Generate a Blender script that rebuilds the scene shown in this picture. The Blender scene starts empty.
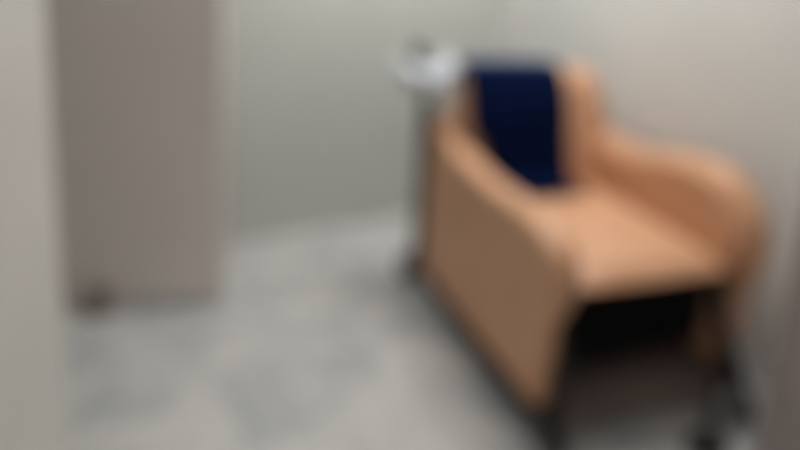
import bpy, bmesh, math, random
from mathutils import Vector, Matrix, noise
random.seed(4)
S = bpy.context.scene
C = S.collection
R = math.radians

# ------------------------------------------------------------------ camera
CAM_H, PITCH, ROLL = 1.21, R(13.586), R(3.859)
cd = bpy.data.cameras.new('camera'); cam = bpy.data.objects.new('camera', cd); C.objects.link(cam)
fw = Vector((0, math.cos(PITCH), -math.sin(PITCH))); up0 = Vector((0, math.sin(PITCH), math.cos(PITCH))); rt0 = Vector((1, 0, 0))
rt = rt0*math.cos(ROLL) + up0*math.sin(ROLL); up = up0*math.cos(ROLL) - rt0*math.sin(ROLL)
m = Matrix((rt, up, -fw)).transposed().to_4x4(); m.translation = (0, 0, CAM_H)
cam.matrix_world = m
cd.sensor_width = 36; cd.lens = 666.489/800*36; cd.shift_y = -112.23/800; cd.clip_start = .02
USE_DOF = True
cd.dof.use_dof = USE_DOF
cd.dof.focus_distance = .25
cd.dof.aperture_fstop = 2.05
S.camera = cam

# ------------------------------------------------------------------ world, lamps, exposure
S.view_settings.view_transform = 'Standard'; S.view_settings.look = 'None'
S.view_settings.gamma = 1; S.view_settings.use_curve_mapping = False
S.view_settings.exposure = 0.0
S.cycles.use_denoising = True
W = bpy.data.worlds.new('world'); S.world = W; W.use_nodes = True
bg = W.node_tree.nodes['Background']; bg.inputs[0].default_value = (1, .99, .98, 1); bg.inputs[1].default_value = .275

def area(name, loc, size, power, col=(1, .985, .96), rot=(0, 0, 0)):
    l = bpy.data.lights.new(name, 'AREA'); l.shape = 'RECTANGLE'; l.size, l.size_y = size; l.energy = power; l.color = col
    o = bpy.data.objects.new(name, l); C.objects.link(o); o.location = loc; o.rotation_euler = rot
    return o
area('ceiling_lamp_light', (.44, 2.20, 2.50), (1.1, .55), 38, rot=(0, 0, R(20)))
area('ceiling_lamp_light', (-.05, -.7, 2.50), (1.1, .55), 10, rot=(0, 0, R(20)))

# ------------------------------------------------------------------ materials
def lin(c):
    return tuple(((v/255)/12.92 if v/255 <= .04045 else ((v/255+.055)/1.055)**2.4) for v in c) + (1,)
def mat(name, c1, c2=None, scale=8, rough=.6, bump=0, bscale=60, spec=.5, detail=4, sheen=0, lo=.35, hi=.65, wave=False):
    mt = bpy.data.materials.new(name); mt.use_nodes = True; nt = mt.node_tree; b = nt.nodes['Principled BSDF']
    b.inputs['Roughness'].default_value = rough; b.inputs['Specular IOR Level'].default_value = spec
    if sheen: b.inputs['Sheen Weight'].default_value = sheen
    tc = nt.nodes.new('ShaderNodeTexCoord')
    n = nt.nodes.new('ShaderNodeTexNoise'); n.inputs['Scale'].default_value = scale; n.inputs['Detail'].default_value = detail
    nt.links.new(tc.outputs['Object'], n.inputs['Vector'])
    cr = nt.nodes.new('ShaderNodeValToRGB'); cr.color_ramp.elements[0].position = lo; cr.color_ramp.elements[1].position = hi
    cr.color_ramp.elements[0].color = lin(c1); cr.color_ramp.elements[1].color = lin(c2 or c1)
    nt.links.new(n.outputs['Fac'], cr.inputs['Fac']); nt.links.new(cr.outputs['Color'], b.inputs['Base Color'])
    if bump:
        n2 = nt.nodes.new('ShaderNodeTexNoise'); n2.inputs['Scale'].default_value = bscale; n2.inputs['Detail'].default_value = 3
        nt.links.new(tc.outputs['Object'], n2.inputs['Vector'])
        bp = nt.nodes.new('ShaderNodeBump'); bp.inputs['Strength'].default_value = bump; bp.inputs['Distance'].default_value = .01
        nt.links.new(n2.outputs['Fac'], bp.inputs['Height']); nt.links.new(bp.outputs['Normal'], b.inputs['Normal'])
    return mt
M = dict(
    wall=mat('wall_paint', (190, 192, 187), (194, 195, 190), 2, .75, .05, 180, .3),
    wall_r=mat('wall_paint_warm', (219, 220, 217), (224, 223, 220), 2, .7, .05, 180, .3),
    ceil=mat('ceiling_paint', (225, 224, 218), (230, 229, 224), 3, .9, .1, 120, .2),
    door=mat('taupe_laminate', (222, 212, 206), (227, 217, 211), 3, .5, .02, 90, .4),
    jamb=mat('jamb_paint', (211, 208, 203), (216, 213, 208), 3, .45, .03, 120, .4),
    panel=mat('warm_grey_paint', (140, 130, 130), (147, 136, 135), 3, .5, .02, 120, .4),
    vinyl=mat('tan_vinyl', (200, 151, 117), (207, 158, 123), 5, .42, .12, 260, .45),
    vinyl_seam=mat('tan_vinyl_piping', (176, 122, 88), (184, 130, 95), 9, .45, .05, 200, .45),
    black=mat('black_metal', (30, 27, 25), (38, 34, 31), 12, .6, .03, 160, .5),
    rubber=mat('black_rubber', (22, 21, 21), (30, 29, 28), 20, .7, .1, 120, .3),
    blackcloth=mat('black_liner', (10, 10, 11), (14, 13, 14), 20, .95, .1, 300, .1),
    shade_sheet=mat('brown_grey_floor_shade', (118, 104, 99), (128, 113, 107), 10, .7, .05, 90, .2),  # colour stands in for the floor's shade under the chair
    cab=mat('dark_grey_laminate', (140, 130, 128), (146, 136, 134), 6, .55, .03, 90, .3),
    navy=mat('navy_terry', (8, 18, 50), (12, 24, 58), 60, 1, .6, 420, .02),
    navyhem=mat('blue_hem', (40, 62, 98), (50, 72, 108), 60, .9, .4, 400, .2),
    white=mat('white_cotton', (196, 200, 208), (212, 214, 220), 14, .9, .3, 160, .2),
    chrome=mat('brushed_steel', (150, 150, 150), (175, 175, 172), 30, .3, .02, 200, .5),
    darkrub=mat('dark_stop_rubber', (112, 102, 96), (124, 113, 106), 18, .7, .1, 100, .3),
    lampwhite=mat('lamp_housing', (225, 225, 225), (230, 230, 230), 8, .5),
)
M['chrome'].node_tree.nodes['Principled BSDF'].inputs['Metallic'].default_value = .9
# floor: pale grey sheet vinyl with bluish and warm marbling
fm = bpy.data.materials.new('floor_vinyl'); fm.use_nodes = True; nt = fm.node_tree; b = nt.nodes['Principled BSDF']
b.inputs['Roughness'].default_value = .38; b.inputs['Specular IOR Level'].default_value = .45
tc = nt.nodes.new('ShaderNodeTexCoord')
def nz(scale, detail, dist=0):
    n = nt.nodes.new('ShaderNodeTexNoise'); n.inputs['Scale'].default_value = scale; n.inputs['Detail'].default_value = detail
    n.inputs['Distortion'].default_value = dist; nt.links.new(tc.outputs['Object'], n.inputs['Vector']); return n
def ramp(n, a, c, lo, hi):
    r = nt.nodes.new('ShaderNodeValToRGB'); e = r.color_ramp.elements; e[0].position, e[1].position = lo, hi
    e[0].color, e[1].color = lin(a), lin(c); nt.links.new(n.outputs['Fac'], r.inputs['Fac']); return r
r1 = ramp(nz(4.5, 6, 1.2), (148, 153, 158), (202, 199, 195), .36, .6)
r2 = ramp(nz(26, 5, .6), (168, 171, 175), (202, 199, 196), .38, .62)
mx = nt.nodes.new('ShaderNodeMix'); mx.data_type = 'RGBA'; mx.inputs['Factor'].default_value = .4
nt.links.new(r1.outputs['Color'], mx.inputs['A']); nt.links.new(r2.outputs['Color'], mx.inputs['B'])
nt.links.new(mx.outputs['Result'], b.inputs['Base Color'])
M['floor'] = fm

# ------------------------------------------------------------------ helpers
def obj(name, bm, mtl, parent=None, smooth=True, bevel=0, subsurf=0, seg=3):
    bmesh.ops.recalc_face_normals(bm, faces=bm.faces)
    me = bpy.data.meshes.new(name); bm.to_mesh(me); bm.free()
    me.materials.append(M[mtl] if isinstance(mtl, str) else mtl)
    o = bpy.data.objects.new(name, me); C.objects.link(o)
    if smooth:
        for p in me.polygons: p.use_smooth = True
    if bevel:
        mod = o.modifiers.new('bevel', 'BEVEL'); mod.width = bevel; mod.segments = seg; mod.limit_method = 'ANGLE'; mod.angle_limit = R(40)
        if smooth:
            mod.harden_normals = True
    if subsurf:
        mod = o.modifiers.new('sub', 'SUBSURF'); mod.levels = mod.render_levels = subsurf
    if parent: o.parent = parent
    return o
def prop(o, label=None, cat=None, group=None, kind=None):
    if label: o['label'] = label
    if cat: o['category'] = cat
    if group: o['group'] = group
    if kind: o['kind'] = kind
    return o
def box(bm, c, s, rot=None):
    r = bmesh.ops.create_cube(bm, size=1)
    mt = Matrix.Translation(c) @ (rot or Matrix()) @ Matrix.Diagonal((*s, 1))
    bmesh.ops.transform(bm, matrix=mt, verts=r['verts'])
def prism(bm, pts, z0, z1):
    lo = [bm.verts.new((x, y, z0)) for x, y in pts]; hi = [bm.verts.new((x, y, z1)) for x, y in pts]
    n = len(pts)
    bm.faces.new(lo); bm.faces.new(hi)
    for i in range(n): bm.faces.new((lo[i], lo[(i+1) % n], hi[(i+1) % n], hi[i]))
def slab_wall(name, a, b, th, z0, z1, mtl, side=1, kind='structure'):
    a, b = Vector(a), Vector(b); d = (b-a).normalized(); nrm = Vector((-d.y, d.x))*side*th
    bm = bmesh.new(); prism(bm, [a, b, b+nrm, a+nrm], z0, z1)
    o = obj(name, bm, mtl, smooth=False); o['kind'] = kind; return o
def catmull(pts, n=8):
    out = []; P = [Vector(p) for p in pts]; P = [P[0]*2-P[1]] + P + [P[-1]*2-P[-2]]
    for i in range(1, len(P)-2):
        for k in range(n):
            t = k/n; a, b_, c, d = P[i-1:i+3]
            out.append(.5*((2*b_)+(c-a)*t+(2*a-5*b_+4*c-d)*t*t+(3*b_-a-3*c+d)*t**3))
    out.append(P[-2]); return out
def tube(bm, pts, r, seg=16, closed=False, smooth_n=0):
    """round bar along 3-D points, capped"""
    P = catmull(pts, smooth_n) if smooth_n else [Vector(p) for p in pts]
    rings = []; prev = None
    for i, p in enumerate(P):
        t = (P[min(i+1, len(P)-1)]-P[max(i-1, 0)]).normalized()
        if prev is None:
            u = t.orthogonal().normalized()
        else:
            u = (prev - t*prev.dot(t)).normalized()
        prev = u; v = t.cross(u); rr = r(i/(len(P)-1)) if callable(r) else r
        rings.append([bm.verts.new(p+(u*math.cos(a)+v*math.sin(a))*rr) for a in [2*math.pi*k/seg for k in range(seg)]])
    for a, b_ in zip(rings, rings[1:]):
        for k in range(seg): bm.faces.new((a[k], a[(k+1) % seg], b_[(k+1) % seg], b_[k]))
    bm.faces.new(rings[0]); bm.faces.new(rings[-1])
def F(x, y, z):      # chair frame: x to the right of the picture, y towards the sitter's feet, z up
    return Vector((x, -y, z))
def extrude_yz(bm, prof, x0, x1):
    a = [bm.verts.new(F(x0, y, z)) for y, z in prof]; b_ = [bm.verts.new(F(x1, y, z)) for y, z in prof]
    n = len(prof); bm.faces.new(a); bm.faces.new(b_)
    for i in range(n): bm.faces.new((a[i], a[(i+1) % n], b_[(i+1) % n], b_[i]))

# ------------------------------------------------------------------ room
H = 2.55
WA = R(32)
dA = Vector((math.cos(WA), math.sin(WA)))
A0 = Vector((-.62, 2.55)) - dA*.75
corner = Vector((.43, 3.20))
yawc = R(20.57)
dB = Vector((math.sin(R(27)), -math.cos(R(27))))
B1 = corner + dB*4.4
bm = bmesh.new(); box(bm, (0, .6, -.05), (6, 7.2, .1)); o = obj('floor', bm, 'floor', smooth=False); o['kind'] = 'structure'
bm = bmesh.new(); box(bm, (0, .6, H+.05), (6, 7.2, .1)); o = obj('ceiling', bm, 'ceil', smooth=False); o['kind'] = 'structure'
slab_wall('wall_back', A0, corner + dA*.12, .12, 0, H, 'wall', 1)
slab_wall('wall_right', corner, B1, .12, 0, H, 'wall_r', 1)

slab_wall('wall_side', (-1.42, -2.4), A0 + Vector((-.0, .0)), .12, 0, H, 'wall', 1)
# taupe door standing across the left side, and the wall it belongs to
D0, D1 = Vector((-1.10, 1.96)), Vector((-.56, 2.045))
dd = (D1-D0).normalized(); dn = Vector((-dd.y, dd.x))
bm = bmesh.new(); prism(bm, [D0, D1, D1+dn*.045, D0+dn*.045], .012, H-.35)
o = obj('door_1', bm, 'door', smooth=False, bevel=.004); o['kind'] = 'structure'

# near left jamb
J = Vector((-.577, 1.0706))
bm = bmesh.new(); prism(bm, [J, J+Vector((-.12, 0)), J+Vector((-.12, -3.4)), J+Vector((0, -3.4))], 0, H)
o = obj('wall_left', bm, 'jamb', smooth=False, bevel=.008); o['kind'] = 'structure'

# ------------------------------------------------------------------ the armchair
CX, CY = .58, 1.919
chair = bpy.data.objects.new('armchair', None); C.objects.link(chair)
chair.location = (CX, CY, 0); chair.rotation_euler = (0, 0, yawc)
prop(chair, 'tan vinyl medical armchair with rolled arms on a black wheeled frame', 'armchair')

ARM = [(-.46, .60), (-.445, .655), (-.32, .598), (-.14, .560), (.02, .550), (.15, .553), (.25, .545), (.325, .512), (.356, .455), (.352, .39), (.345, .34)]
RISE = {-.32: .0, -.14: .03, .02: .075, .15: .09, .25: .085, .325: .05, .356: .02}
def crest(s): return [(y, z + (RISE.get(y, 0) if s > 0 else 0)) for y, z in ARM]
def arm_pad(s):
    bm = bmesh.new(); P = catmull([(0, y, z) for y, z in crest(s)], 6); n = len(P); rings = []; seg = 20
    for i, p in enumerate(P):
        t = (P[min(i+1, n-1)]-P[max(i-1, 0)]).normalized(); nr = Vector((0, -t.z, t.y))
        u = i/(n-1)
        end = min(1, max(.25, math.sin(min(u*9, math.pi/2)))) * min(1, max(.2, math.sin(min((1-u)*5+.15, math.pi/2))))
        w = (.040 + .006*math.sin(u*math.pi))*end; h = .036*end
        bul = 0
        ring = []
        for k in range(seg):
            a = 2*math.pi*k/seg; c, sn = math.cos(a), math.sin(a)
            c = math.copysign(abs(c)**.8, c); sn = math.copysign(abs(sn)**.8, sn)
            q = p + nr*sn*h; ring.append(bm.verts.new(F(s*.300 + c*w, q.y, q.z)))
        rings.append(ring)
    for a, b_ in zip(rings, rings[1:]):
        for k in range(seg): bm.faces.new((a[k], a[(k+1) % seg], b_[(k+1) % seg], b_[k]))
    bm.faces.new(rings[0]); bm.faces.new(rings[-1]); return bm
for s in (-1, 1):
    PANEL = [(-.445, .10), (.345, .10), (.346, .2), (.347, .32)] + [(y, z-.012) for y, z in crest(s)[8:1:-1]] + [(-.445, .635), (-.46, .5)]
    bm = bmesh.new(); c_ = [(p.y, p.z) for p in catmull([(0, y, z) for y, z in PANEL[2:]], 4)]
    extrude_yz(bm, PANEL[:2] + c_, s*.285, s*.335)
    sp = obj('side_panel', bm, 'vinyl', chair, bevel=.014, seg=4)
    ap = obj('arm_pad', arm_pad(s), 'vinyl', sp)
    c2 = [(-.30, .43), (.0, .43), (.335, .43)] + [(p.y, p.z+.012) for p in catmull([(0, y, z) for y, z in crest(s)[8:1:-1]], 4)]
    bm = bmesh.new(); extrude_yz(bm, c2, s*.238, s*.290)
    obj('inner_padding', bm, 'vinyl', sp, bevel=.022, seg=5)
    bm = bmesh.new()
    tube(bm, [F(s*.337, .33, .12), F(s*.337, -.385, .12)], .003, 8)
    obj('hem_seam', bm, 'vinyl_seam', sp)

# seat cushion: crowned, with a rounded front that rolls down
def cushion(nx, ny, fx, fz, x0, x1, y0, y1, zt, zb, crown, roll):
    bm = bmesh.new(); top = []; bot = []
    for j in range(ny+1):
        v = j/ny; y = y0+(y1-y0)*v; rt_, rb = [], []
        for i in range(nx+1):
            u = i/nx; x = x0+(x1-x0)*u
            ex = 1-abs(2*u-1)**6; ey = 1-abs(2*v-1)**5
            z = zt - roll + roll*max(0, ex*ey)**.5 + crown*math.sin(u*math.pi)*math.sin(v*math.pi)
            rt_.append(bm.verts.new(F(x, y, z))); rb.append(bm.verts.new(F(x, y, min(zb, z-.004))))
        top.append(rt_); bot.append(rb)
    for j in range(ny):
        for i in range(nx):
            bm.faces.new((top[j][i], top[j][i+1], top[j+1][i+1], top[j+1][i])); bm.faces.new((bot[j][i], bot[j+1][i], bot[j+1][i+1], bot[j][i+1]))
    for j in range(ny):
        bm.faces.new((top[j][0], top[j+1][0], bot[j+1][0], bot[j][0])); bm.faces.new((top[j][nx], bot[j][nx], bot[j+1][nx], top[j+1][nx]))
    for i in range(nx):
        bm.faces.new((top[0][i], bot[0][i], bot[0][i+1], top[0][i+1])); bm.faces.new((top[ny][i], top[ny][i+1], bot[ny][i+1], bot[ny][i]))
    return bm
seat = obj('seat', cushion(24, 28, 0, 0, -.240, .240, -.30, .350, .472, .438, .016, .046), 'vinyl', chair, bevel=.006)
bm = bmesh.new(); tube(bm, [F(-.235, .350, .424), F(0, .352, .424), F(.235, .350, .424)], .004, 8, smooth_n=6); obj('piping', bm, 'vinyl_seam', seat)

# backrest: leaning slab, narrower and rounded at the top, flaring to the arms
def back_pt(u, t):      # centre line y and z at height t
    z = .40 + (.852-.40)*t; y = -.285 - .105*t
    return y, z
def back_hw(t): return .282 - .022*t**1.4 if t < .93 else .260 - .05*((t-.93)/.07)**2
bm = bmesh.new(); rings = []; NT = 26
for j in range(NT+1):
    t = j/NT; y, z = back_pt(0, t); hw = back_hw(t); th = .052*(1 if t < .86 else math.sqrt(max(.05, 1-((t-.86)/.15)**2)))
    ring = []
    for k in range(40):
        a = 2*math.pi*k/40; c, sn = math.cos(a), math.sin(a)
        x = hw*math.copysign(abs(c)**.35, c); q = th*math.copysign(abs(sn)**.55, sn)
        if sn > 0: q += .010*math.sin(t*math.pi) * (1-(x/hw)**2) + .022*abs(x/hw)**3*(1-t)   # lumbar swell and soft wings
        ring.append(bm.verts.new(F(x, y+q, z)))
    rings.append(ring)
for a, b_ in zip(rings, rings[1:]):
    for k in range(40): bm.faces.new((a[k], a[(k+1) % 40], b_[(k+1) % 40], b_[k]))
bm.faces.new(rings[0]); bm.faces.new(rings[-1])
back = obj('backrest', bm, 'vinyl', chair)
# corner bolsters joining back and arms
for s in (-1, 1):
    bm = bmesh.new()
    tube(bm, [F(s*.262, -.33, .44), F(s*.268, -.345, .56), F(s*.266, -.36, .66), F(s*.256, -.372, .75), F(s*.250, -.38, .80)],
         lambda u: .046*math.sqrt(max(.02, 1-u**3)), 18, smooth_n=6)
    obj('wing_bolster', bm, 'vinyl', back)

# black under-seat liner, frame, legs, wheels
bm = bmesh.new(); box(bm, F(-.035, .01, .315), (.46, .64, .21)); obj('seat_pan', bm, 'blackcloth', chair, smooth=False, bevel=.01)
bm = bmesh.new(); box(bm, F(-.02, .10, .145), (.40, .03, .15), Matrix.Rotation(R(-12), 4, 'X')); lr = obj('under_seat_shade_plate', bm, 'blackcloth', chair, smooth=False, bevel=.012)  # added black plate, deepens the shade below the seat
bm = bmesh.new(); box(bm, F(0, .04, .075), (.60, .68, .018)); obj('floor_shade_sheet', bm, 'shade_sheet', chair, smooth=False, bevel=.004)  # added brown-grey sheet, darkens the shaded floor beneath the chair
bm = bmesh.new()
for s in (-1, 1):
    box(bm, F(s*.316, -.05, .083), (.045, .86, .035))
box(bm, F(0, -.46, .083), (.66, .035, .035)); box(bm, F(0, -.16, .083), (.60, .03, .03))
obj('base_frame', bm, 'black', chair, smooth=False, bevel=.004)
for s in (-1, 1):
    bm = bmesh.new(); tube(bm, [F(s*.262, .30, .36), F(s*.272, .345, .22), F(s*.305, .41, .07)], .020, 16, smooth_n=8)
    obj('leg', bm, 'black', chair)
    bm = bmesh.new(); tube(bm, [F(s*.262, -.14, .36), F(s*.268, -.15, .10)], .014, 16); obj('leg', bm, 'black', chair)
    pp = [F(s*.33, -.485, .09), F(s*.333, -.485, .40), F(s*.342, -.485, .69)]
    if s < 0: pp += [F(s*.348, -.50, .79), F(s*.35, -.53, .84), F(s*.352, -.57, .875)]
    bm = bmesh.new(); tube(bm, pp, .023, 18, smooth_n=8)
    rp = obj('rear_post', bm, 'black', chair, bevel=.003)
    if s < 0:
        bm = bmesh.new(); tube(bm, [F(s*.3495, -.522, .828), F(s*.352, -.58, .885)], .027, 18); obj('push_grip', bm, 'rubber', rp, bevel=.004)
def caster(x, y, r, w, ang):
    e = bpy.data.objects.new('caster', None); C.objects.link(e); e.parent = chair; e.location = F(x, y, 0); e.rotation_euler = (0, 0, ang)
    bm = bmesh.new(); prof = [(r*.55, -w/2), (r*.93, -w/2), (r, -w*.3), (r, w*.3), (r*.93, w/2), (r*.55, w/2)]
    seg = 32; rings = [[bm.verts.new((px, math.cos(2*math.pi*k/seg)*pr, r+math.sin(2*math.pi*k/seg)*pr)) for k in range(seg)] for pr, px in prof]
    for i in range(len(rings)):
        a, b_ = rings[i], rings[(i+1) % len(rings)]
        for k in range(seg): bm.faces.new((a[k], a[(k+1) % seg], b_[(k+1) % seg], b_[k]))
    obj('wheel', bm, 'rubber', e)
    bm = bmesh.new(); tube(bm, [(-w*.4, 0, r), (w*.4, 0, r)], r*.56, 24); tube(bm, [(-w*.75, 0, r), (w*.75, 0, r)], r*.18, 12); obj('hub', bm, 'chrome', e, bevel=.001)
    bm = bmesh.new()
    for s in (-1, 1): box(bm, (s*w*.68, -r*.25, r*1.25), (.004, r*.9, r*1.1))
    box(bm, (0, -r*.25, r*1.85), (w*1.4+.004, r*.9, .006)); tube(bm, [(0, -r*.3, r*1.8), (0, -r*.3, r*2.5)], .008, 12)
    obj('fork', bm, 'black', e, smooth=False, bevel=.001)
caster(-.335, -.56, .05, .03, R(8)); caster(.335, -.56, .05, .03, R(-10))
caster(-.302, .41, .032, .022, R(25)); caster(.305, .42, .032, .022, R(-20))
# brake pedal in front, on a bar from the frame
bm = bmesh.new(); tube(bm, [F(.27, .345, .20), F(.22, .39, .10), F(.17, .44, .045), F(.14, .48, .035)], .011, 14, smooth_n=8); lev = obj('brake_lever', bm, 'black', chair)
bm = bmesh.new()
r = bmesh.ops.create_uvsphere(bm, u_segments=28, v_segments=16, radius=1)
bmesh.ops.transform(bm, matrix=Matrix.Translation(F(.10, .50, .028)) @ Matrix.Diagonal((.065, .045, .022, 1)), verts=r['verts']); obj('brake_pedal', bm, 'rubber', lev)

CM = Matrix.Translation((CX, CY, 0)) @ Matrix.Rotation(yawc, 4, 'Z')
# ------------------------------------------------------------------ navy towel over the backrest
def towel(x0, x1, path, th, nx=30):
    bm = bmesh.new(); P = catmull([(0, y, z) for y, z in path], 6); n = len(P); A, B = [], []
    for i, p in enumerate(P):
        t = (P[min(i+1, n-1)]-P[max(i-1, 0)]).normalized(); nr = Vector((0, t.z, -t.y)); ra, rb = [], []
        for k in range(nx+1):
            xl = x0 + .052*max(0, min(1, (.68-p.z)/.06))*(p.y > -.40) + .035*max(0, min(1, (-.37-p.y)/.05))
            u = k/nx; x = xl+(x1-xl)*u
            w = .004*math.sin(u*17+i*.08)*math.sin(u*math.pi)+.003*noise.noise(Vector((u*5, i*.2, 0)))
            e = .35+.65*min(1, math.sin(u*math.pi)*5)
            q = p + nr*(abs(w)+th*e); ra.append(bm.verts.new(F(x+.006*noise.noise(Vector((0, i*.18, 3))), q.y, q.z))); q = p
            rb.append(bm.verts.new(F(x+.006*noise.noise(Vector((0, i*.18, 3))), q.y, q.z)))
        A.append(ra); B.append(rb)
    for i in range(n-1):
        for k in range(nx):
            bm.faces.new((A[i][k], A[i][k+1], A[i+1][k+1], A[i+1][k])); bm.faces.new((B[i][k], B[i+1][k], B[i+1][k+1], B[i][k+1]))
        bm.faces.new((A[i][0], A[i+1][0], B[i+1][0], B[i][0])); bm.faces.new((A[i][nx], B[i][nx], B[i+1][nx], A[i+1][nx]))
    for k in range(nx):
        bm.faces.new((A[0][k], B[0][k], B[0][k+1], A[0][k+1])); bm.faces.new((A[-1][k], A[-1][k+1], B[-1][k+1], B[-1][k]))
    return bm
tp = [(-.10, .494), (-.18, .492), (-.218, .53), (-.240, .62), (-.262, .72), (-.285, .785), (-.318, .840), (-.36, .864), (-.41, .860), (-.445, .825), (-.452, .78), (-.45, .64)]
tw = obj('towel', towel(-.282, .082, tp, .012), 'navy'); tw.matrix_world = CM
prop(tw, 'dark navy blue towel draped over the backrest of the tan armchair', 'towel')
hm = obj('hem_band', towel(-.280, .080, [(-.345, .861), (-.37, .868), (-.41, .863)], .0135), 'navyhem', tw)
hm['label'] = 'paler blue folded edge along the top'

# ------------------------------------------------------------------ white cloth bundled on the push handle
# a limp ring of cloth slung round the left push grip: thick at the bottom, thinner at its two raised ends
bm = bmesh.new(); NU, NV = 72, 28; rings = []
for i in range(NU+1):
    u = i/NU; a = R(170) + R(215)*u
    ctr = Vector((math.cos(a)*.080, math.sin(a)*(.112 if a > math.pi and a < 2*math.pi else .03), math.sin(a)*.055 + .004)); nr = Vector((math.cos(a), math.sin(a)*.8, math.sin(a)*.6))
    th = .013 + .026*math.sin(u*math.pi)**.8 + .008*u
    ring = []
    for k in range(NV):
        b_ = 2*math.pi*k/NV
        q = ctr + (nr*math.cos(b_)*th + Vector((0, -.6, .8))*math.sin(b_)*th*1.1)
        ring.append(bm.verts.new(q + (q-ctr)*(.4*noise.noise(q*28) + .25*noise.noise(q*70+Vector((1, 2, 3))))))
    rings.append(ring)
for a, b_ in zip(rings, rings[1:]):
    for k in range(NV): bm.faces.new((a[k], a[(k+1) % NV], b_[(k+1) % NV], b_[k]))
bm.faces.new(rings[0]); bm.faces.new(rings[-1])
wc = obj('white_cloth', bm, 'white'); wc.location = CM @ F(-.352, -.535, .832); wc.rotation_euler = (R(-8), 0, yawc)
prop(wc, 'crumpled white cloth slung round the push grip behind the top left corner of the armchair', 'cloth')

# ------------------------------------------------------------------ door stop on the floor
bm = bmesh.new()
for k, (rr, z) in enumerate([(.034, .004), (.036, .02), (.033, .05), (.026, .058)]): pass
prof = [(0.0, 0.0), (.033, 0), (.036, .004), (.036, .022), (.033, .045), (.028, .055), (.014, .060), (0, .060)]
seg = 28; rings = [[bm.verts.new((math.cos(2*math.pi*k/seg)*max(pr, .0005), math.sin(2*math.pi*k/seg)*max(pr, .0005), pz)) for k in range(seg)] for pr, pz in prof]
for a, b_ in zip(rings, rings[1:]):
    for k in range(seg): bm.faces.new((a[k], a[(k+1) % seg], b_[(k+1) % seg], b_[k]))
bm.faces.new(rings[0]); bm.faces.new(rings[-1])
ds = obj('door_stop', bm, 'darkrub'); ds.location = (-.94, 1.95, 0); ds.scale = (1, 1, 1.35)
prop(ds, 'small dark rubber door stop on the floor at the foot of the taupe door', 'door stop')

# ------------------------------------------------------------------ grey cabinet cut off by the right edge
K = bpy.data.objects.new('storage_cabinet', None); C.objects.link(K); K.location = (.982, .96, 0)
prop(K, 'dark grey cabinet cut off by the right edge, beside the right arm of the armchair', 'cabinet')
bm = bmesh.new(); box(bm, (0, 0, .45), (.42, .46, .78)); obj('body', bm, 'cab', K, smooth=False, bevel=.006)
bm = bmesh.new(); box(bm, (0, 0, .85), (.435, .475, .022)); obj('top', bm, 'cab', K, smooth=False, bevel=.005)
bm = bmesh.new(); box(bm, (0, .01, .03), (.38, .42, .06)); obj('plinth', bm, 'black', K, smooth=False, bevel=.003)
for z in (.20, .43, .66):
    bm = bmesh.new(); box(bm, (0, -.238, z), (.40, .018, .215)); dr = obj('drawer', bm, 'cab', K, smooth=False, bevel=.003)
    bm = bmesh.new(); tube(bm, [(-.06, -.247, z+.05), (-.06, -.27, z+.05), (.06, -.27, z+.05), (.06, -.247, z+.05)], .005, 10); obj('handle', bm, 'chrome', dr)
